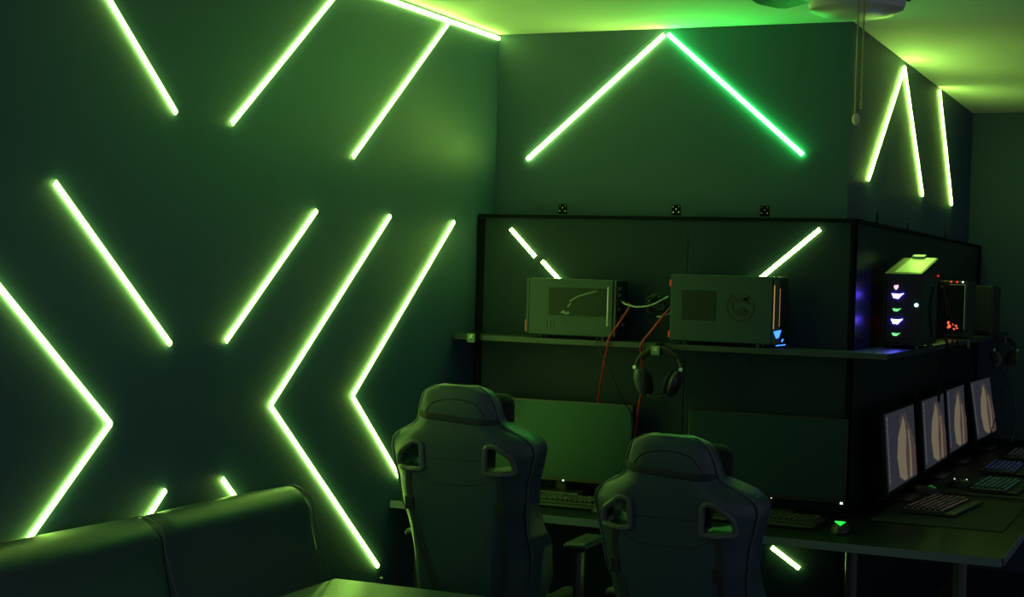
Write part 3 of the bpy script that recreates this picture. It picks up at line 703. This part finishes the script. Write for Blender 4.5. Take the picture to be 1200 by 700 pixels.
    g = MB(); g.tube([(-.262, -.19, .50), (-.278, -.22, .56), (-.275, -.235, .60)], .006); g.build('recline_lever', 'ring', t, smooth=True)
    g = MB(); g.box((0, .02, .385), (.22, .30, .04), bev=.01); g.build('tilt_mechanism', 'plastic', t)
    g = MB(); g.cyl((0, 0, .12), (0, 0, .24), .030, seg=20); g.cyl((0, 0, .24), (0, 0, .37), .018, seg=20); g.build('gas_lift', 'plastic', t, smooth=True)
    g = MB(); g.cyl((0, 0, .075), (0, 0, .135), .048, .042, seg=24)
    for k in range(5):
        a = k*2*PI/5+PI/2; d = Vector((math.cos(a), math.sin(a), 0)); 
        g.box(tuple(d*.175+Vector((0, 0, .095))), (.27, .045, .026), rot=Euler((0, .10, a)).to_matrix().to_4x4(), bev=.008)
    g.build('star_base', 'chrome', t, smooth=True)
    for k in range(5):
        a = k*2*PI/5+PI/2; d = Vector((math.cos(a), math.sin(a), 0)); s_ = Vector((-math.sin(a), math.cos(a), 0)); c = d*.30+Vector((0, 0, .0285))
        g = MB()
        for s in (-1, 1): g.cyl(tuple(c+s_*s*.010), tuple(c+s_*s*.026), .028, seg=20)
        g.cyl(tuple(c), tuple(c+Vector((0, 0, .055))), .007, seg=10); g.build('caster', 'plastic', t, smooth=True)
    return t
c1 = gaming_chair()
c1['label'] = 'left gaming chair, green lit high back beside the sofa'; c1['group'] = 'gaming chairs at the front desk'
c1.location = (-2.165, -1.24, 0); c1.rotation_euler = (0, 0, math.radians(3))
c2 = copy_thing(c1, (-1.362, -1.47, 0), math.radians(-2), 'right gaming chair, darker and lower, in front of the right monitor', 'gaming chairs at the front desk')

for o in c2.children:      # the right chair is set lower on its gas lift
    if o.name.split('.')[0] not in ('star_base', 'caster', 'gas_lift'): o.location.z -= .085

# ------------------------------------------------------------------ sofa
t = thing('sofa', 'dark leatherette sofa along the left wall, lower left of the photo', 'sofa', (-2.45, -2.6, 0))
def SX(x): return x+2.45
def SY(y): return y+2.6
def cushion(y0, y1, name='back_cushion'):
    # profile in (x, z): back against the wall, rounded top, front leaning out towards the seat
    prof = [(-2.730, .40), (-2.730, .80)]+[(-2.662-.068*math.cos(math.radians(a)), .832+.068*math.sin(math.radians(a))) for a in range(15, 180, 11)]+[(-2.588, .80), (-2.568, .745), (-2.54, .67), (-2.515, .60), (-2.50, .55), (-2.50, .40)]
    b = MB(); ny = 22; rows = []
    cz = .62; cxx = -2.62
    for i in range(ny+1):
        u = i/ny; y = y0+(y1-y0)*u; e = min(u, 1-u)*(y1-y0); r = .030
        k = 1.0 if e >= r else math.sqrt(max(0, 1-((r-e)/r)**2))
        ins = (1-k)*.026; puff = .010*math.sin(PI*u)
        row = []
        for x, z in prof:
            dx = x-cxx; dz = z-cz; L = math.hypot(dx, dz)
            xx = x-dx/L*ins+(puff if x > -2.62 else 0); zz = z-dz/L*ins if z > .45 else z
            if z > .88: zz += .006*math.sin(PI*u)
            row.append(b.bm.verts.new((SX(max(xx, -2.738)), SY(y), zz)))
        rows.append(row)
    n = len(prof)
    for A, B in zip(rows[:-1], rows[1:]):
        for j in range(n): b.bm.faces.new((A[j], A[(j+1) % n], B[(j+1) % n], B[j]))
    b.bm.faces.new(rows[0]); b.bm.faces.new(rows[-1][::-1])
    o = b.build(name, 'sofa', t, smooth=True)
    g = MB(); y = y1-.010; g.tube([(SX(x+ (.008 if x > -2.62 else 0)), SY(y), z+.001) for x, z in prof[2:-1]], .0022, seg=6); g.build('piping', 'piping', o, smooth=True)
    return o
for y0, y1 in ((-2.43, -1.655), (-3.205, -2.435), (-3.98, -3.21)): cushion(y0, y1)
for y0, y1 in ((-2.43, -1.62), (-3.205, -2.435), (-3.98, -3.21)):
    b = MB(); b.box((SX((-2.515-1.98)/2+.0), SY((y0+y1)/2), .545), (.56, y1-y0-.004, .14), bev=.025, seg=4); b.build('seat_cushion', 'sofa_seat_lit', t, smooth=True)
b = MB(); b.box((SX(-2.36), SY(-2.80), .29), (.74, 2.34, .36), bev=.01); b.build('sofa_base', 'sofa', t, smooth=True)
for x in (-2.66, -2.06):
    for y in (-3.9, -2.8, -1.7): g = MB(); g.cyl((SX(x), SY(y), 0), (SX(x), SY(y), .112), .02, .028, seg=16); g.build('leg', 'plastic', t, smooth=True)

# ------------------------------------------------------------------ world, camera
w = bpy.data.worlds.new('night'); S.world = w; w.use_nodes = True
w.node_tree.nodes['Background'].inputs[0].default_value = (.92, 1.0, 1.22, 1); w.node_tree.nodes['Background'].inputs[1].default_value = .17

cam = bpy.data.cameras.new('camera'); co = bpy.data.objects.new('camera', cam); COL.objects.link(co); S.camera = co
yaw, pitch, roll, f = .4161, .0151, .0295, 1850.456
F = Vector((-math.sin(yaw)*math.cos(pitch), math.cos(yaw)*math.cos(pitch), -math.sin(pitch)))
Rv = Vector((math.cos(yaw), math.sin(yaw), 0)); U = Rv.cross(F)
R2 = Rv*math.cos(roll)+U*math.sin(roll); U2 = -Rv*math.sin(roll)+U*math.cos(roll)
mw = Matrix((R2, U2, -F)).transposed().to_4x4(); mw.translation = Vector((0, -6, 1.5953)); co.matrix_world = mw
cam.sensor_width = 36; cam.lens = 36*f/1200; cam.clip_start = .05; cam.clip_end = 60
vs = S.view_settings; vs.view_transform = 'Standard'; vs.look = 'None'; vs.exposure = 0; vs.gamma = 1; vs.use_curve_mapping = False
